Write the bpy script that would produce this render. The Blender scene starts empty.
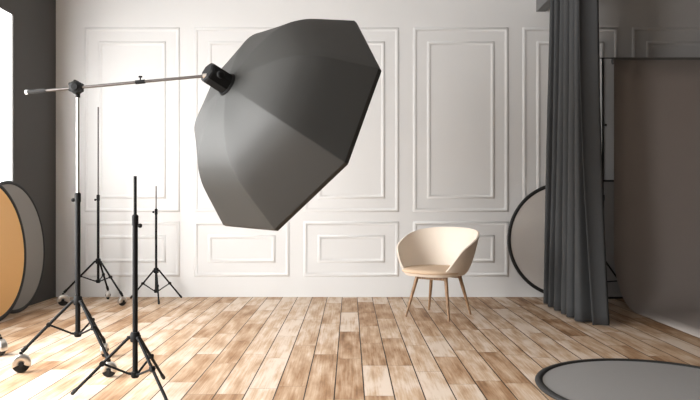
import bpy, bmesh, math, random
from mathutils import Vector, Matrix
random.seed(7)
PI = math.pi
C = bpy.context.scene.collection
F, H = 655.0, 0.93            # focal length in px, eye height in m

# ------------------------------------------------------------------ helpers
def tag(o, label=None, cat=None, group=None, kind=None):
    if label: o['label'] = label
    if cat: o['category'] = cat
    if group: o['group'] = group
    if kind: o['kind'] = kind
    return o

def empty(name, loc, rz=0.0):
    o = bpy.data.objects.new(name, None)
    o.empty_display_size = 0.1
    C.objects.link(o)
    o.location = loc
    o.rotation_euler = (0, 0, rz)
    return o

def obj(name, bm, m, parent=None, smooth=None):
    me = bpy.data.meshes.new(name)
    bmesh.ops.recalc_face_normals(bm, faces=bm.faces[:])
    if smooth is not None:
        for f in bm.faces: f.smooth = True
        for e in bm.edges:
            if len(e.link_faces) == 2:
                if e.calc_face_angle(0) > smooth: e.smooth = False
    bm.to_mesh(me); bm.free()
    if m: me.materials.append(m)
    o = bpy.data.objects.new(name, me)
    C.objects.link(o)
    if parent: o.parent = parent
    return o

def struct(name, bm, m, parent=None, smooth=None):
    o = obj(name, bm, m, parent, smooth)
    if parent is None: o['kind'] = 'structure'
    return o

def box(bm, x0, x1, y0, y1, z0, z1):
    v = [bm.verts.new((x, y, z)) for x in (x0, x1) for y in (y0, y1) for z in (z0, z1)]
    for f in ((0,1,3,2),(4,6,7,5),(0,4,5,1),(2,3,7,6),(0,2,6,4),(1,5,7,3)):
        bm.faces.new([v[i] for i in f])
    return v

def frame_of(d):
    d = d.normalized()
    up = Vector((0,0,1)) if abs(d.z) < 0.95 else Vector((1,0,0))
    a = d.cross(up).normalized(); b = a.cross(d).normalized()
    return a, b

def tube(bm, pts, r, n=12, caps=True):
    """swept round tube; r is a radius or a list of radii"""
    pts = [Vector(p) for p in pts]
    rr = r if isinstance(r, (list, tuple)) else [r]*len(pts)
    rings = []
    for i, p in enumerate(pts):
        if i == 0: d = pts[1]-pts[0]
        elif i == len(pts)-1: d = pts[-1]-pts[-2]
        else: d = (pts[i+1]-pts[i]).normalized() + (pts[i]-pts[i-1]).normalized()
        a, b = frame_of(d)
        if rings:
            pass
        rings.append([bm.verts.new(p + rr[i]*(math.cos(2*PI*k/n)*a + math.sin(2*PI*k/n)*b)) for k in range(n)])
    for i in range(len(rings)-1):
        for k in range(n):
            bm.faces.new((rings[i][k], rings[i][(k+1)%n], rings[i+1][(k+1)%n], rings[i+1][k]))
    if caps:
        bm.faces.new(rings[0][::-1]); bm.faces.new(rings[-1])

def lathe(bm, prof, origin, axis, n=24, a0=0.0, a1=2*PI, ref=None):
    """prof: list of (radius, distance along axis)"""
    o = Vector(origin); ax = Vector(axis).normalized()
    if ref is None: a, b = frame_of(ax)
    else:
        a = Vector(ref).normalized(); b = ax.cross(a).normalized()
    full = abs(a1-a0-2*PI) < 1e-6
    m = n if full else n+1
    rings = []
    for k in range(m):
        t = a0+(a1-a0)*k/n
        rad = math.cos(t)*a+math.sin(t)*b
        rings.append([None if r < 1e-7 else bm.verts.new(o+ax*h+rad*r) for r, h in prof])
    ctr = {}
    for j, (r, h) in enumerate(prof):
        if r < 1e-7:
            ctr[j] = bm.verts.new(o+ax*h)
            for q in rings: q[j] = ctr[j]
    for k in range(n):
        A, B = rings[k], rings[(k+1) % m]
        for j in range(len(prof)-1):
            vs = []
            for v in (A[j], B[j], B[j+1], A[j+1]):
                if v not in vs: vs.append(v)
            if len(vs) > 2: bm.faces.new(vs)

# ------------------------------------------------------------------ materials
def lin(c):
    return tuple(((x/255)/12.92 if x/255 <= .04045 else (((x/255)+.055)/1.055)**2.4) for x in c)

def mat(name, col, rough=0.6, metal=0.0, noise=0.0, nscale=60.0, bump=0.0, spec=0.5):
    m = bpy.data.materials.new(name); m.use_nodes = True
    nt = m.node_tree; p = nt.nodes['Principled BSDF']
    p.inputs['Roughness'].default_value = rough
    p.inputs['Metallic'].default_value = metal
    p.inputs['Specular IOR Level'].default_value = spec
    tc = nt.nodes.new('ShaderNodeTexCoord')
    nz = nt.nodes.new('ShaderNodeTexNoise')
    nz.inputs['Scale'].default_value = nscale; nz.inputs['Detail'].default_value = 4
    nt.links.new(tc.outputs['Object'], nz.inputs['Vector'])
    mx = nt.nodes.new('ShaderNodeMix'); mx.data_type = 'RGBA'
    mx.inputs['A'].default_value = tuple(c*(1-noise) for c in col)+(1,)
    mx.inputs['B'].default_value = tuple(min(1, c*(1+noise)) for c in col)+(1,)
    nt.links.new(nz.outputs['Fac'], mx.inputs['Factor'])
    nt.links.new(mx.outputs['Result'], p.inputs['Base Color'])
    if bump:
        b = nt.nodes.new('ShaderNodeBump'); b.inputs['Strength'].default_value = bump
        b.inputs['Distance'].default_value = 0.002
        nt.links.new(nz.outputs['Fac'], b.inputs['Height'])
        nt.links.new(b.outputs['Normal'], p.inputs['Normal'])
    return m

M = {}
M['wall'] = mat('white_wall_paint', (.655, .66, .66), .55, noise=.015, nscale=3)
M['dark_wall'] = mat('charcoal_wall_paint', (.068, .066, .064), .8, noise=.03, nscale=4)
M['ceiling'] = mat('ceiling_paint', (.50, .49, .48), .8, noise=.02, nscale=3)
M['beam'] = mat('grey_beam_paint', (.15, .15, .15), .7, noise=.03, nscale=5)
M['frame'] = mat('window_frame_paint', (.8, .8, .8), .5)
M['black'] = mat('black_powder_coat', (.0075, .008, .0085), .55, noise=.1, nscale=200, spec=.15)
M['rubber'] = mat('black_rubber', (.008, .008, .008), .8)
M['chrome'] = mat('brushed_chrome', (.62, .59, .55), .32, 1.0, noise=.04, nscale=90)
M['steel'] = mat('dull_steel_tube', (.13, .12, .115), .45, 1.0, noise=.05, nscale=90)
M['softbox'] = mat('softbox_fabric', (.025, .0255, .024), .6, noise=.05, nscale=500, bump=.15)
M['diffuser'] = mat('white_diffusion_cloth', (.8, .8, .78), .8)
M['gold'] = mat('gold_reflector_cloth', (.90, .53, .20), .55, .0, noise=.04, nscale=250, bump=.15)
M['grey_cloth'] = mat('grey_reflector_cloth', (.26, .25, .235), .6, noise=.04, nscale=250, bump=.1)
M['floor_cloth'] = mat('silver_reflector_cloth', (.25, .245, .24), .55, noise=.04, nscale=250, bump=.1)
M['white_cloth'] = mat('pale_reflector_cloth', (.55, .52, .49), .7, noise=.03, nscale=200)
M['panel'] = mat('grey_panel_board', (.42, .42, .42), .7, noise=.03, nscale=20)
M['rim'] = mat('black_rim_tape', (.013, .013, .013), .6)
M['curtain'] = mat('charcoal_curtain_fabric', (.050, .053, .056), .85, noise=.08, nscale=300, bump=.2)
M['paper'] = mat('grey_backdrop_paper', (.40, .36, .335), .8, noise=.02, nscale=6)
M['tube'] = mat('grey_roller_tube', (.17, .165, .16), .6)
M['shell'] = mat('cream_chair_shell', (.80, .715, .62), .5, noise=.02, nscale=20)
M['pad'] = mat('tan_seat_fabric', (.60, .45, .32), .85, noise=.08, nscale=300, bump=.2)

def wood_leg():
    m = mat('oak_leg_wood', (.42, .25, .13), .5)
    nt = m.node_tree; p = nt.nodes['Principled BSDF']
    w = nt.nodes.new('ShaderNodeTexNoise'); w.inputs['Scale'].default_value = 30
    mp = nt.nodes.new('ShaderNodeMapping'); mp.inputs['Scale'].default_value = (3, 3, .2)
    tc = nt.nodes.new('ShaderNodeTexCoord')
    r = nt.nodes.new('ShaderNodeValToRGB')
    r.color_ramp.elements[0].position = .35; r.color_ramp.elements[0].color = (.19, .105, .05, 1)
    r.color_ramp.elements[1].position = .65; r.color_ramp.elements[1].color = (.33, .205, .115, 1)
    nt.links.new(tc.outputs['Object'], mp.inputs['Vector']); nt.links.new(mp.outputs['Vector'], w.inputs['Vector'])
    nt.links.new(w.outputs['Fac'], r.inputs['Fac']); nt.links.new(r.outputs['Color'], p.inputs['Base Color'])
    return m
M['leg_wood'] = wood_leg()

def plank_floor():
    m = bpy.data.materials.new('plank_floor'); m.use_nodes = True
    nt = m.node_tree; L = nt.links; N = nt.nodes; p = N['Principled BSDF']
    def math_(op, a, b=None, c=None):
        n = N.new('ShaderNodeMath'); n.operation = op
        for i, v in enumerate((a, b, c)):
            if v is None: continue
            if isinstance(v, (int, float)): n.inputs[i].default_value = v
            else: L.new(v, n.inputs[i])
        return n.outputs[0]
    tc = N.new('ShaderNodeTexCoord'); sp = N.new('ShaderNodeSeparateXYZ')
    L.new(tc.outputs['Object'], sp.inputs[0])
    W_ = .1425
    u = math_('DIVIDE', math_('SUBTRACT', sp.outputs['X'], .068), W_)
    row = math_('FLOOR', u); fu = math_('SUBTRACT', u, row)
    wn = N.new('ShaderNodeTexWhiteNoise'); wn.noise_dimensions = '1D'; L.new(row, wn.inputs['W'])
    wn2 = N.new('ShaderNodeTexWhiteNoise'); wn2.noise_dimensions = '1D'; L.new(math_('ADD', row, 71.3), wn2.inputs['W'])
    length = math_('ADD', math_('MULTIPLY', wn2.outputs['Value'], .5), .55)
    v = math_('ADD', math_('DIVIDE', sp.outputs['Y'], length), math_('MULTIPLY', wn.outputs['Value'], 13))
    col_ = math_('FLOOR', v); fv = math_('SUBTRACT', v, col_)
    cb = N.new('ShaderNodeCombineXYZ'); L.new(row, cb.inputs[0]); L.new(col_, cb.inputs[1])
    wp = N.new('ShaderNodeTexWhiteNoise'); wp.noise_dimensions = '2D'; L.new(cb.outputs[0], wp.inputs['Vector'])
    # grain stretched along the plank, shifted for every plank
    sh = N.new('ShaderNodeCombineXYZ')
    L.new(math_('ADD', math_('MULTIPLY', sp.outputs['X'], 55), math_('MULTIPLY', wp.outputs['Value'], 40)), sh.inputs[0])
    L.new(math_('ADD', math_('MULTIPLY', sp.outputs['Y'], 1.6), math_('MULTIPLY', wp.outputs['Value'], 90)), sh.inputs[1])
    g = N.new('ShaderNodeTexNoise'); g.inputs['Scale'].default_value = 1.6; g.inputs['Detail'].default_value = 6
    g.inputs['Roughness'].default_value = .7; L.new(sh.outputs[0], g.inputs['Vector'])
    sh2 = N.new('ShaderNodeCombineXYZ')
    L.new(math_('MULTIPLY', sp.outputs['X'], 9), sh2.inputs[0])
    L.new(math_('ADD', math_('MULTIPLY', sp.outputs['Y'], 2.0), math_('MULTIPLY', wp.outputs['Value'], 50)), sh2.inputs[1])
    bl = N.new('ShaderNodeTexNoise'); bl.inputs['Scale'].default_value = 1.5; bl.inputs['Detail'].default_value = 5
    L.new(sh2.outputs[0], bl.inputs['Vector'])
    tone = math_('ADD', math_('MULTIPLY', wp.outputs['Value'], .36),
                 math_('ADD', math_('MULTIPLY', g.outputs['Fac'], .65), math_('MULTIPLY', bl.outputs['Fac'], .90)))
    r = N.new('ShaderNodeValToRGB'); L.new(math_('SUBTRACT', tone, .37), r.inputs['Fac'])
    e = r.color_ramp.elements
    e[0].position = .18; e[0].color = (.16, .080, .038, 1)
    e[1].position = .78; e[1].color = (.61, .51, .42, 1)
    x = e.new(.38); x.color = (.31, .180, .095, 1)
    x = e.new(.58); x.color = (.47, .335, .225, 1)
    eu = math_('MULTIPLY', math_('MINIMUM', fu, math_('SUBTRACT', 1, fu)), W_)
    ev = math_('MULTIPLY', math_('MINIMUM', fv, math_('SUBTRACT', 1, fv)), length)
    gap = math_('MAXIMUM', math_('LESS_THAN', eu, .0031), math_('MULTIPLY', math_('LESS_THAN', ev, .0018), .6))
    mx = N.new('ShaderNodeMix'); mx.data_type = 'RGBA'
    L.new(gap, mx.inputs['Factor']); L.new(r.outputs['Color'], mx.inputs['A']); mx.inputs['B'].default_value = (.03, .016, .009, 1)
    L.new(mx.outputs['Result'], p.inputs['Base Color'])
    p.inputs['Roughness'].default_value = .55
    p.inputs['Specular IOR Level'].default_value = .2
    b = N.new('ShaderNodeBump'); b.inputs['Strength'].default_value = .25; b.inputs['Distance'].default_value = .003
    L.new(math_('SUBTRACT', math_('MULTIPLY', g.outputs['Fac'], .3), gap), b.inputs['Height'])
    L.new(b.outputs['Normal'], p.inputs['Normal'])
    return m
M['floor'] = plank_floor()

def pane_mat():
    m = bpy.data.materials.new('clear_window_glass'); m.use_nodes = True
    nt = m.node_tree; nt.nodes.remove(nt.nodes['Principled BSDF'])
    t = nt.nodes.new('ShaderNodeBsdfTransparent'); g = nt.nodes.new('ShaderNodeBsdfGlossy')
    g.inputs['Roughness'].default_value = .02
    mx = nt.nodes.new('ShaderNodeMixShader'); mx.inputs[0].default_value = .05
    nt.links.new(t.outputs[0], mx.inputs[1]); nt.links.new(g.outputs[0], mx.inputs[2])
    nt.links.new(mx.outputs[0], nt.nodes['Material Output'].inputs['Surface'])
    return m
M['pane'] = pane_mat()

# ------------------------------------------------------------------ room shell
YB, XL, XR, YF, ZC = 6.28, -2.82, 4.4, -2.6, 3.2
bm = bmesh.new(); box(bm, XL-.04, XR+.1, YF-.1, YB+.1, -.1, 0); struct('floor', bm, M['floor'])
bm = bmesh.new(); box(bm, XL-.04, XR+.1, YF-.1, YB+.1, ZC, ZC+.1); struct('ceiling', bm, M['ceiling'])
bm = bmesh.new(); box(bm, XL-.04, XR+.1, YB, YB+.1, 0, ZC); struct('wall_back', bm, M['wall'])
bm = bmesh.new(); box(bm, XR, XR+.1, YF, YB, 0, ZC); struct('wall_right', bm, M['dark_wall'])
bm = bmesh.new(); box(bm, XL-.04, XR+.1, YF-.1, YF, 0, ZC); struct('wall_front', bm, M['dark_wall'])
WINS = [(4.94, 5.48), (1.3, 4.1), (-1.3, .0)]  # first one's far edge is visible; other openings unseen, added and sized for light
WZ0, WZ1 = .45, 2.48
bm = bmesh.new()
xa, xb = XL-.015, XL
edges = [YF]+[v for w in sorted(WINS) for v in w]+[YB]
for i in range(0, len(edges), 2): box(bm, xa, xb, edges[i], edges[i+1], 0, ZC)
for y0, y1 in WINS:
    box(bm, xa, xb, y0, y1, 0, WZ0); box(bm, xa, xb, y0, y1, WZ1, ZC)
struct('wall_left', bm, M['dark_wall'])
for i, (y0, y1) in enumerate(WINS):
    bm = bmesh.new()
    x0, x1 = xa-.05, xa
    e = .09
    box(bm, x0, x1, y0-e-.05, y0-e, WZ0-e-.05, WZ1+e+.05); box(bm, x0, x1, y1+e, y1+e+.05, WZ0-e-.05, WZ1+e+.05)
    box(bm, x0, x1, y0-e, y1+e, WZ0-e-.05, WZ0-e); box(bm, x0, x1, y0-e, y1+e, WZ1+e, WZ1+e+.05)
    w = struct('window_%d' % (i+1), bm, M['frame'])  # also built for the added openings out of view
    bm = bmesh.new(); box(bm, x0+.02, x0+.026, y0-e, y1+e, WZ0-e, WZ1+e); obj('pane', bm, M['pane'], w)

# wall panel mouldings: one mitred frame each
PROF = [(0, 0), (.003, .0045), (.009, .009), (.018, .0105), (.026, .008), (.032, .004), (.036, 0)]
def moulding(x0, x1, z0, z1):
    bm = bmesh.new()
    rings = []
    for (cx, cz, sx, sz) in ((x0, z0, 1, 1), (x1, z0, -1, 1), (x1, z1, -1, -1), (x0, z1, 1, -1)):
        rings.append([bm.verts.new((cx+sx*o, YB-h, cz+sz*o)) for o, h in PROF])
    for i in range(4):
        A, B = rings[i], rings[(i+1) % 4]
        for j in range(len(PROF)-1):
            bm.faces.new((A[j], B[j], B[j+1], A[j+1]))
    return bm
SW = F/YB
def wx(px): return (px-350)/SW
def wz(py): return H+(200-py)/SW
tn = 1
for k in range(7):
    l = 84.5+109.5*k; r = l+95.5
    if wx(r) > XR: break
    for (a, t, b) in ((0, 27.5, 212), (14, 41.5, 198.5), (0, 221.5, 276.5), (14, 235, 262.5)):
        struct('trim_%d' % tn, moulding(wx(l+a), wx(r-a), wz(b), wz(t)), M['wall'], None, .9); tn += 1
# dropped beam the curtain hangs under
bm = bmesh.new(); box(bm, 1.785, 1.875, 2.5, YB, 2.735, ZC); struct('trim_%d' % tn, bm, M['beam'])

# ------------------------------------------------------------------ light stands
def arc_pts(n): return [i/n for i in range(n+1)]

def add_caster(leg, p, yaw, sc=1.0):
    """hooded ball caster centred at p, its axle pointing along yaw"""
    S = Matrix.Translation(p) @ Matrix.Scale(sc, 4) @ Matrix.Translation(-p)
    ax = Vector((math.cos(yaw), math.sin(yaw), 0))
    bm = bmesh.new()
    pr = [(0, -.017), (.030, -.017), (.040, -.012), (.0435, -.006), (.0435, .006), (.040, .012), (.030, .017), (0, .017)]
    lathe(bm, pr, p+Vector((0, 0, -.0065)), ax, 28)
    lathe(bm, [(0, -.0285), (.012, -.0285), (.013, -.024), (.013, .024), (.012, .0285), (0, .0285)], p, ax, 16)
    bm.transform(S); obj('caster_wheel', bm, M['rubber'], leg, .6)
    bm = bmesh.new()
    ro = [(.008, -.0235), (.030, -.0232), (.044, -.0225), (.0485, -.019), (.050, -.014), (.050, .014), (.0485, .019), (.044, .0225), (.030, .0232), (.008, .0235)]
    side = ax.cross(Vector((0, 0, 1)))
    # sector from slightly below the axle on one side, over the top, to the other side
    a = Vector((0, 0, 1))
    lathe(bm, ro, p, ax, 30, -1.95, 1.95, ref=a)
    bm.transform(S); o = obj('caster_hood', bm, M['chrome'], leg, .8)
    md = o.modifiers.new('thick', 'SOLIDIFY'); md.thickness = .003; md.offset = -1

def stand(name, ctr, feet, zhub, zbot, zmid, ztop, wheels=False, knob=0.0, knob_z=None, yaws=None, thin='black', rthin=.0075, rthick=.0125):
    """tripod stand: feet are world xy points"""
    root = empty(name, (ctr[0], ctr[1], 0))
    bm = bmesh.new(); tube(bm, [(0, 0, zbot), (0, 0, zmid)], rthick, 16); obj('lower_pole', bm, M['black'], root, .7)
    bm = bmesh.new(); tube(bm, [(0, 0, zmid-.05), (0, 0, ztop)], rthin, 14); obj('upper_pole', bm, M[thin], root, .7)
    bm = bmesh.new(); lathe(bm, [(rthick, -.03), (rthick+.003, -.03), (rthick+.003, .016), (rthick*.8, .022), (rthin*.8, .022)], (0, 0, zmid-.006), (0, 0, 1), 18)
    col = obj('collar', bm, M['black'], root, .6)
    kd = Vector((math.cos(knob), math.sin(knob), 0)); kz = zmid-.03 if knob_z is None else knob_z
    bm = bmesh.new()
    lathe(bm, [(0, .010), (.004, .010), (.004, .019), (.008, .019), (.0105, .022), (.0105, .030), (.008, .033), (0, .033)], (0, 0, kz), kd, 12)
    obj('tightening_knob', bm, M['black'], root, .6)
    # hub and bottom collar with lugs for the legs
    dirs = []
    for fx, fy in feet:
        d = Vector((fx-ctr[0], fy-ctr[1], 0)); dirs.append((d.normalized(), d.length))
    bm = bmesh.new()
    lathe(bm, [(.011, -.022), (.021, -.022), (.023, -.014), (.023, .014), (.019, .024), (.011, .024)], (0, 0, zhub), (0, 0, 1), 20)
    for d, l in dirs: tube(bm, [d*.015+Vector((0, 0, zhub)), d*.036+Vector((0, 0, zhub-.004))], .009, 8)
    obj('leg_hub', bm, M['black'], root, .6)
    bm = bmesh.new()
    lathe(bm, [(0, -.016), (.015, -.016), (.019, -.010), (.019, .012), (.012, .016)], (0, 0, zbot+.01), (0, 0, 1), 20)
    for d, l in dirs: tube(bm, [d*.014+Vector((0, 0, zbot+.012)), d*.03+Vector((0, 0, zbot+.014))], .007, 8)
    obj('brace_hub', bm, M['black'], root, .6)
    for i, (d, l) in enumerate(dirs):
        sc = (1.0, .82, .82)[i]
        zt = .008+.1*sc if wheels else .013
        p0 = d*.030+Vector((0, 0, zhub-.003)); p1 = d*l+Vector((0, 0, zt))
        bm = bmesh.new()
        if wheels:
            q = p1-(p1-p0).normalized()*.02
            tube(bm, [p0, q], .0085, 10)
            tube(bm, [q-(p1-p0).normalized()*.02, q+(p1-p0).normalized()*.012], .0115, 10)
            tube(bm, [d*l+Vector((0, 0, zt+.004)), d*l+Vector((0, 0, zt-.014))], .009, 10)
        else:
            tube(bm, [p0, p1], .0075, 10)
        leg = obj('leg', bm, M['black'], root, .7)
        if wheels:
            add_caster(leg, d*l+Vector((0, 0, .050*sc)), yaws[i], sc)
        else:
            bm = bmesh.new(); u = (p1-p0).normalized()
            tube(bm, [p1-u*.03, p1-u*.004, p1], [.0095, .0095, .006], 10)
            obj('rubber_foot', bm, M['rubber'], leg, .7)
        # brace from the bottom hub to the middle of the leg
        t = .46 if wheels else .46
        mp = p0.lerp(p1, t)
        bm = bmesh.new(); tube(bm, [d*.028+Vector((0, 0, zbot+.013)), mp], .0055, 8)
        lathe(bm, [(0, -.010), (.013, -.010), (.013, .010), (0, .010)], mp, d.cross(Vector((0, 0, 1))), 12)
        obj('brace', bm, M['black'], root, .7)
    return root

def radial(ctr, R, angs): return [(ctr[0]+R*math.cos(math.radians(a)), ctr[1]+R*math.sin(math.radians(a))) for a in angs]

# boom stand carrying the softbox
bc = (-1.5, 3.61)
bs = stand('boom_stand', bc, [(-1.773, 3.53), (-1.457, 3.885), (-1.266, 3.44)], .375, .182, .955, 1.530, True, PI, .93,
           [2.03, .2, 1.75], 'chrome', .0085, .0135)
tag(bs, 'tall black rolling boom stand with chrome upper pole, holding the big octagonal softbox', 'light stand')
bl = Vector((-1.782-bc[0], -.012, 1.521)); br = Vector((-.800-bc[0], -.045, 1.604))
bu = (br-bl).normalized()
bm = bmesh.new(); tube(bm, [bl+bu*.10, br], .0080, 14); boom = obj('boom_arm', bm, M['steel'], bs, .7); tag(boom, 'thin steel boom arm')
bm = bmesh.new(); tube(bm, [bl+bu*.012, bl+bu*.115], .0115, 14); obj('grip', bm, M['rubber'], boom, .7)
bm = bmesh.new(); tube(bm, [bl, bl+bu*.013], .0125, 14); obj('end_cap', bm, M['frame'], boom, .7)
bm = bmesh.new(); q = bl+bu*.64; tube(bm, [q-bu*.026, q+bu*.026], .0115, 12); tube(bm, [q, q+Vector((0, 0, .028))], .004, 8)
tube(bm, [q+Vector((0, 0, .024)), q+Vector((0, 0, .032))], .010, 10); obj('clamp', bm, M['black'], boom, .7)
pv = Vector((0, -.018, 1.547))
bm = bmesh.new()
lathe(bm, [(0, -.034), (.018, -.034), (.022, -.028), (.033, -.024), (.035, -.016), (.035, .016), (.033, .022), (0, .026)], pv, (0, 1, 0), 12)
for k in range(6):
    a = PI/6+k*PI/3
    c = pv+Vector((.030*math.cos(a), -.006, .030*math.sin(a))); tube(bm, [c+Vector((0, -.016, 0)), c+Vector((0, .02, 0))], .010, 8)
tube(bm, [(0, 0, 1.495), (0, 0, 1.53)], .0125, 12)
obj('pivot_head', bm, M['black'], bs, .6)

# short stand in front
fs = stand('light_stand', (-1.023, 3.119), [(-1.314, 3.092), (-.956, 3.366), (-.80, 2.905)], .278, .090, .845, 1.044, False, -.25, .808)
tag(fs, 'short black tripod stand in the foreground, in front of the boom stand', 'light stand')
# tall rolling stand by the left corner
ts = stand('light_stand', (-2.264, 5.889), [(-2.524, 5.763), (-2.265, 6.13), (-2.003, 5.763)], .380, .190, .962, 1.766, True, PI, None,
           [1.9, .35, 2.55], 'steel', .0065, .0115)
tag(ts, 'tall rolling stand with casters and bare pole, near the back left wall corner', 'light stand')
# short stand by the back wall
ss = stand('light_stand', (-1.773, 5.99), [(-2.05, 6.12), (-1.684, 5.774), (-1.58, 6.15)], .285, .088, .835, 1.058, False, PI, .82, None, 'steel', .0055, .0105)
tag(ss, 'short black tripod stand close to the white panelled wall', 'light stand')
# rolling stand cut by the frame
ls = stand('light_stand', (-2.37, 3.92), [(-2.088, 3.915), (-2.52, 4.16), (-2.52, 3.68)], .380, .190, .962, 1.766, True, PI, None,
           [.9, .35, 2.55], 'steel', .0065)
tag(ls, 'rolling stand at the left picture edge with only one caster wheel showing', 'light stand')

# ------------------------------------------------------------------ octagonal softbox
n = Vector((.68913, .59740, -.41014)); n.normalize()
Cc = Vector((-.3545, 3.95, 1.377)); R = .7274; D = .485
a = n.cross(Vector((0, 0, 1))).normalized(); b = n.cross(a)
ro = -1.159275
rt = empty('octagonal_softbox', Cc)
tag(rt, 'large dark grey octagonal softbox on the boom arm, facing away', 'softbox')
PR = [(0, 1.0), (.10, .993), (.19, .975), (.32, .950), (.452, .905), (.56, .848), (.655, .770), (.72, .685), (.78, .585), (.835, .462), (.889, .330), (.945, .195), (1.0, .060)]
def prof_at(t):
    x = t*(len(PR)-1); i = min(int(x), len(PR)-2); u = x-i
    P = [PR[max(0, i-1)], PR[i], PR[i+1], PR[min(len(PR)-1, i+2)]]
    out = []
    for c in (0, 1):
        p0, p1, p2, p3 = (q[c] for q in P)
        out.append(.5*(2*p1+(p2-p0)*u+(2*p0-5*p1+4*p2-p3)*u*u+(3*p1-p0-3*p2+p3)*u**3))
    return out
def rib(k, t):
    """point on a bent rod: t = 0 apex .. 1 rim"""
    ang = ro+k*PI/4
    l, e = prof_at(t)
    return (math.cos(ang)*a+math.sin(ang)*b)*(R*l) - n*(D*e)
NT, NS = 24, 6
bm = bmesh.new()
T = [.06+.94*i/NT for i in range(NT+1)]
grid = []
for k in range(8):
    for s in range(NS):
        colv = []
        for t in T:
            p = rib(k, t).lerp(rib(k+1, t), s/NS)
            # cloth pulled slightly inwards between the rods
            u = s/NS; sag = 4*u*(1-u)
            p = p*(1-.004*sag*math.sin(t*PI*.95))
            colv.append(bm.verts.new(p))
        grid.append(colv)
    
m_ = len(grid)
for i in range(m_):
    A, B = grid[i], grid[(i+1) % m_]
    for j in range(NT): bm.faces.new((A[j], B[j], B[j+1], A[j+1]))
for f in bm.faces: f.smooth = True
bmesh.ops.recalc_face_normals(bm, faces=bm.faces[:])
can = obj('canopy', bm, M['softbox'], rt)
# soften every rod line with a narrow bevel
bw = can.data.attributes.new('bevel_weight_edge', 'FLOAT', 'EDGE')
vset = {}
for e in can.data.edges:
    i0, i1 = e.vertices
    per = NT+1
    c0, c1 = i0//per, i1//per
    if c0 == c1 and c0 % NS == 0: bw.data[e.index].value = 1.0
md = can.modifiers.new('rod_lines', 'BEVEL'); md.limit_method = 'WEIGHT'; md.width = .014; md.segments = 3
# lip round the rim
bm = bmesh.new()
def rimv(k, s, off): return (math.cos(ro+k*PI/4)*a+math.sin(ro+k*PI/4)*b)*(R*s)+n*off
prof = [(1.0, -.0291), (1.001, -.024), (1.0, -.004), (.994, .0), (.968, .0), (.966, -.03)]
rg = [[bm.verts.new(rimv(k, s, o)) for s, o in prof] for k in range(8)]
for k in range(8):
    for j in range(len(prof)-1): bm.faces.new((rg[k][j], rg[(k+1) % 8][j], rg[(k+1) % 8][j+1], rg[k][j+1]))
obj('rim', bm, M['softbox'], rt)
bm = bmesh.new()
ring = [bm.verts.new(rimv(k, .967, -.014)) for k in range(8)]; bm.faces.new(ring)
ring2 = [bm.verts.new(rimv(k, .967, -.017)) for k in range(8)]; bm.faces.new(ring2[::-1])
for k in range(8): bm.faces.new((ring[k], ring[(k+1) % 8], ring2[(k+1) % 8], ring2[k]))
tag(obj('diffuser', bm, M['diffuser'], rt), 'white diffuser cloth')
# lamp head behind the apex
bm = bmesh.new()
ap = -n*D
lathe(bm, [(0, -.140), (.046, -.140), (.057, -.133), (.062, -.122), (.063, .006), (0, .006)], ap, n, 8)
hd = obj('lamp_head', bm, M['black'], rt)
bm = bmesh.new()
lathe(bm, [(0, .004), (.064, .004), (.068, .010), (.070, .018), (0, .018)], ap-n*.012, n, 24)
obj('speed_ring', bm, M['black'], rt, .5)
tip = Vector((bc[0], bc[1], 0))+br-Cc
bm = bmesh.new()
tube(bm, [tip+bu*.0005, tip+bu*.022], .0135, 12)
tube(bm, [tip+bu*.018, tip+bu*.05+Vector((0, .02, -.004))], .011, 10)
tag(obj('tilt_bracket', bm, M['chrome'], hd, .7), 'small chrome bracket')
bm = bmesh.new()
kp = ap-n*.09; kd = (Vector((0, -1, .25))-n*(Vector((0, -1, .25)).dot(n))).normalized()
lathe(bm, [(0, .058), (.012, .058), (.012, .070), (.020, .072), (.020, .086), (.015, .090), (0, .090)], kp, kd, 10)
obj('tightening_knob', bm, M['black'], hd, .6)

# ------------------------------------------------------------------ armchair
ch = empty('tub_chair', (.712, 5.27, 0), -math.radians(35))
tag(ch, 'cream tub armchair with tan seat pad on four wooden legs', 'chair')
SH = (-.018, -.012, 0)
def rimH(phi):          # phi = 0 at the back, pi at the front
    p = abs(phi)
    K = [(0, .704), (.5, .698), (.9, .678), (1.2, .645), (1.45, .611), (1.7, .578), (1.88, .553), (2.0, .525), (2.12, .475), (2.25, .415), (2.36, .372), (2.5, .354), (3.1416, .350)]
    for i in range(len(K)-1):
        if K[i][0] <= p <= K[i+1][0]+1e-9:
            t = (p-K[i][0])/(K[i+1][0]-K[i][0]); return K[i][1]+(K[i+1][1]-K[i][1])*t
    return K[-1][1]
def plan(phi, ax_, by):
    c, s = math.cos(phi), math.sin(phi)
    e = 2.5
    r = (abs(s/ax_)**e+abs(c/by)**e)**(-1/e)
    return Vector((s*r, c*r, 0))
NP = 72
ZB = .325
def shell_pt(phi, t):
    """t 0 centre of the bowl .. 1 rim"""
    h = rimH(phi)
    if t < .5:
        q = t/.5
        return plan(phi, .235, .235)*(q*.86) + Vector((0, -.01, ZB+.006*q*q))
    q = (t-.5)/.5
    # corner of the bowl then the wall
    z = ZB+.006+(h-ZB-.006)*q**1.15
    g = max(0., min(1., (z-ZB)/.36))
    hw = .205+.138*g**.5; hd_ = .205+.105*g**.5
    return plan(phi, hw, hd_) + Vector((0, -.01+.01*g, z))
bm = bmesh.new()
TT = [.25, .5, .53, .57, .62, .68, .74, .80, .86, .92, .97, 1.0]
rows = [[bm.verts.new(shell_pt(-PI+2*PI*k/NP, t)) for k in range(NP)] for t in TT]
cv = bm.verts.new((0, -.01, ZB))
for k in range(NP):
    bm.faces.new((cv, rows[0][k], rows[0][(k+1) % NP]))
    for j in range(len(TT)-1): bm.faces.new((rows[j][k], rows[j+1][k], rows[j+1][(k+1) % NP], rows[j][(k+1) % NP]))
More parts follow.
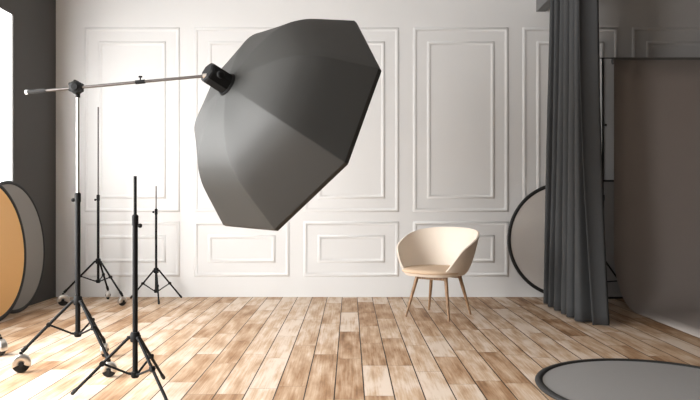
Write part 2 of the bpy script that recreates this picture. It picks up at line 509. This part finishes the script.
sh = obj('seat_shell', bm, M['shell'], ch, 3); sh.location = SH
md = sh.modifiers.new('thick', 'SOLIDIFY'); md.thickness = .014; md.offset = -1
md = sh.modifiers.new('round', 'BEVEL'); md.width = .004; md.segments = 2; md.limit_method = 'ANGLE'; md.angle_limit = 1.0
md = sh.modifiers.new('smooth', 'SUBSURF'); md.levels = 1; md.render_levels = 1
bm = bmesh.new()
rows = []
for (s, z) in ((.90, .350), (.99, .356), (1.02, .368), (1.0, .380), (.94, .387), (.7, .391), (.35, .392)):
    rows.append([bm.verts.new(plan(-PI+2*PI*k/NP, .246, .246)*s+Vector((0, -.012, z))) for k in range(NP)])
c0 = bm.verts.new((0, -.012, .348)); c1 = bm.verts.new((0, -.012, .392))
for k in range(NP):
    bm.faces.new((c0, rows[0][(k+1) % NP], rows[0][k])); bm.faces.new((c1, rows[-1][k], rows[-1][(k+1) % NP]))
    for j in range(len(rows)-1): bm.faces.new((rows[j][k], rows[j][(k+1) % NP], rows[j+1][(k+1) % NP], rows[j+1][k]))
sp_ = obj('seat_pad', bm, M['pad'], ch, 3); sp_.location = SH; tag(sp_, 'tan fabric seat pad')
for sx in (-1, 1):
    for sy in (-1, 1):
        bm = bmesh.new()
        tube(bm, [(sx*.190, sy*.195, 0), (sx*.150, sy*.150, .20), (sx*.126, sy*.120, .3235)], [.0085, .0135, .0155], 14)
        obj('leg', bm, M['leg_wood'], ch, .8)
bm = bmesh.new()
box(bm, -.135, .135, -.125, -.105, .300, .322); box(bm, -.135, .135, .105, .125, .300, .322)
obj('under_frame', bm, M['leg_wood'], ch)

# ------------------------------------------------------------------ round reflectors
def reflector(name, label, R, cloth, rim_r, rot, loc, group=None):
    """disc in the local xz plane (normal +y), local origin on its lowest point"""
    root = empty(name, loc); root.rotation_euler = rot
    tag(root, label, 'reflector', group)
    c = Vector((0, 0, R))
    bm = bmesh.new()
    lathe(bm, [(0, -.0025), (R-rim_r, -.002), (R-rim_r, .002), (0, .0025)], c, (0, 1, 0), 96)
    obj('cloth', bm, cloth, root, .5)
    bm = bmesh.new()
    rr = R-rim_r
    prof = [(rr+rim_r*math.cos(2*PI*k/10), rim_r*.55*math.sin(2*PI*k/10)) for k in range(11)]
    lathe(bm, prof, c, (0, 1, 0), 96)
    bmesh.ops.remove_doubles(bm, verts=bm.verts[:], dist=1e-6)
    tag(obj('rim', bm, M['rim'], root, 3), 'black rim')
    return root
# leaning against the left wall: disc plane turned to face +x, top tipped towards the wall
def lean_left(x0, y0, tilt): return dict(rot=(-tilt, 0, -PI/2), loc=(x0, y0, .004))
reflector('round_reflector', 'round grey reflector disc leaning on the dark left wall, behind the gold one', .545, M['grey_cloth'], .016, **lean_left(-2.725, 5.385, -.075))
reflector('round_reflector', 'round gold reflector disc leaning at the left edge, in front of a grey disc', .555, M['gold'], .018, **lean_left(-2.655, 4.90, -.085))
reflector('round_reflector', 'pale round reflector with black rim standing against the white wall behind the curtain', .55, M['white_cloth'], .017,
          (-.04, 0, 0), (2.045, 6.205, .002))
rr_ = reflector('round_reflector', 'grey round reflector with black rim lying flat on the plank floor', .574, M['floor_cloth'], .020, (-PI/2, 0, 0), (1.500, 2.63, .010))

# ------------------------------------------------------------------ framed panel behind the backdrop stand
pr = empty('reflector_panel', (2.56, 6.17, 0)); pr.rotation_euler = (-.035, 0, 0)
tag(pr, 'grey flat panel with black edging on the floor behind the paper backdrop', 'panel')
hwid, zt = .30, 1.12
bm = bmesh.new(); box(bm, -hwid+.012, hwid-.012, -.006, .006, .02, zt-.012); obj('board', bm, M['panel'], pr)
bm = bmesh.new()
box(bm, -hwid, hwid, -.011, .011, 0, .02); box(bm, -hwid, hwid, -.011, .011, zt-.016, zt)
box(bm, -hwid, -hwid+.012, -.011, .011, .02, zt-.016); box(bm, hwid-.012, hwid, -.011, .011, .02, zt-.016)
obj('edging', bm, M['rim'], pr)

# ------------------------------------------------------------------ paper backdrop on its stands
YP = 5.86; ZT = 2.175; PX0, PX1 = 2.350, 4.05
for sx, lab in ((2.262, 'black tripod stand holding the backdrop roll, half hidden behind the curtain'), (4.16, 'black tripod stand at the far right end of the backdrop roll, outside the frame')):
    cc = (sx, YP)
    st = stand('backdrop_stand', cc, radial(cc, .285, (0, 120, 240) if sx < 3 else (160, 40, 280)), .375, .185, .962, ZT+.0185, False, -.3, 1.60)
    tag(st, lab, 'stand')
    if sx > 3: st['label'] = 'black tripod stand carrying the right end of the backdrop roll'
pb = empty('paper_backdrop', ((PX0+PX1)/2, YP, 0))
tag(pb, 'wide grey paper backdrop sweeping from its roll down onto the floor', 'backdrop')
ox = (PX0+PX1)/2
bm = bmesh.new(); tube(bm, [(2.235-ox, 0, ZT+.024), (4.19-ox, 0, ZT+.024)], .005, 12); obj('crossbar', bm, M['black'], pb, .7)
bm = bmesh.new(); tube(bm, [(PX0-ox, 0, ZT), (PX1-ox, 0, ZT)], .030, 24); obj('roll', bm, M['tube'], pb, .7)
bm = bmesh.new()
path = []
ys = -.030
rad = .46
path.append((ys, ZT)); 
for i in range(1, 9): path.append((ys, ZT+( rad+.003-ZT)*i/8))
for i in range(1, 17):
    t = i/16*PI/2; path.append((ys-rad*(1-math.cos(t)), rad+.003-rad*math.sin(t)))
for i in range(1, 13): path.append((ys-rad-.17*i, .003))
NX = 10
g = [[bm.verts.new((PX0-ox+(PX1-PX0)*k/NX, y, z)) for k in range(NX+1)] for y, z in path]
for i in range(len(path)-1):
    for k in range(NX): bm.faces.new((g[i][k], g[i][k+1], g[i+1][k+1], g[i+1][k]))
pp = obj('paper_sheet', bm, M['paper'], pb, 3)
md = pp.modifiers.new('thick', 'SOLIDIFY'); md.thickness = .002; md.offset = 0

# ------------------------------------------------------------------ curtain
bm = bmesh.new()
NU, NV = 220, 30
Z0, Z1 = .012, 2.735
Y0, Y1 = 4.86, 5.95
def curt(u, v):
    """u 0 far end .. 1 near end; v 0 hem .. 1 top"""
    ph = u*2*PI*6.6 + .5*math.sin(u*9)+.25*math.sin(v*3+u*5)
    low = (1-v)
    amp = .066+.012*u+.016*low**1.5
    sharp = (1+.25*math.sin(u*21+.7))*math.sin(ph)+.22*math.sin(2*ph+.8)+.10*math.sin(3*ph+u*6)
    x = 1.863-.055*u-.055*low*(1-u)-.034*max(0,u-.7)/.3+.02*low*u+amp*sharp + .012*math.sin(u*23+v*2)*low
    y = Y1+(Y0-Y1)*u+.034*math.sin(2*ph+.4)
    # the hem kicks out at the near end
    k = max(0, u-.86)/.14
    x += .042*k*low**2
    y -= .09*k*low**2
    z = Z0+(Z1-Z0)*v
    return (x, y, z)
g = [[bm.verts.new(curt(i/NU, j/NV)) for j in range(NV+1)] for i in range(NU+1)]
for i in range(NU):
    for j in range(NV): bm.faces.new((g[i][j], g[i+1][j], g[i+1][j+1], g[i][j+1]))
cu = obj('curtain', bm, M['curtain'], None, 3)
md = cu.modifiers.new('thick', 'SOLIDIFY'); md.thickness = .004; md.offset = 0
tag(cu, 'long charcoal grey curtain gathered in deep folds under the ceiling beam', 'curtain')

# ------------------------------------------------------------------ light: overcast sky through the left window and two added openings
w = bpy.data.worlds.new('overcast_sky'); bpy.context.scene.world = w; w.use_nodes = True
nt = w.node_tree; bg = nt.nodes['Background']
tc = nt.nodes.new('ShaderNodeTexCoord'); sp = nt.nodes.new('ShaderNodeSeparateXYZ'); r = nt.nodes.new('ShaderNodeValToRGB')
nt.links.new(tc.outputs['Generated'], sp.inputs[0]); nt.links.new(sp.outputs['Z'], r.inputs['Fac'])
r.color_ramp.elements[0].position = 0.0; r.color_ramp.elements[0].color = (.72, .71, .70, 1)
r.color_ramp.elements[1].position = .25; r.color_ramp.elements[1].color = (1, .99, .975, 1)
nt.links.new(r.outputs['Color'], bg.inputs['Color'])
bg.inputs['Strength'].default_value = 9.8
for i, (y0, y1) in enumerate(WINS):
    ld = bpy.data.lights.new('window_portal', 'AREA'); ld.shape = 'RECTANGLE'
    ld.size = WZ1-WZ0; ld.size_y = y1-y0
    ld.cycles.is_portal = True
    lo = bpy.data.objects.new('window_portal', ld); C.objects.link(lo)
    lo.location = (XL-.075, (y0+y1)/2, (WZ0+WZ1)/2); lo.rotation_euler = (0, -PI/2, 0)

# ------------------------------------------------------------------ camera and view
cam = bpy.data.cameras.new('camera'); cam.sensor_width = 36; cam.lens = 36*F/700; cam.clip_start = .05
co = bpy.data.objects.new('camera', cam); C.objects.link(co)
co.location = (0, 0, H); co.rotation_euler = (PI/2, 0, 0)
s = bpy.context.scene; s.camera = co
s.view_settings.view_transform = 'Standard'; s.view_settings.look = 'None'
s.view_settings.gamma = 1; s.view_settings.use_curve_mapping = False
s.view_settings.exposure = 1.15
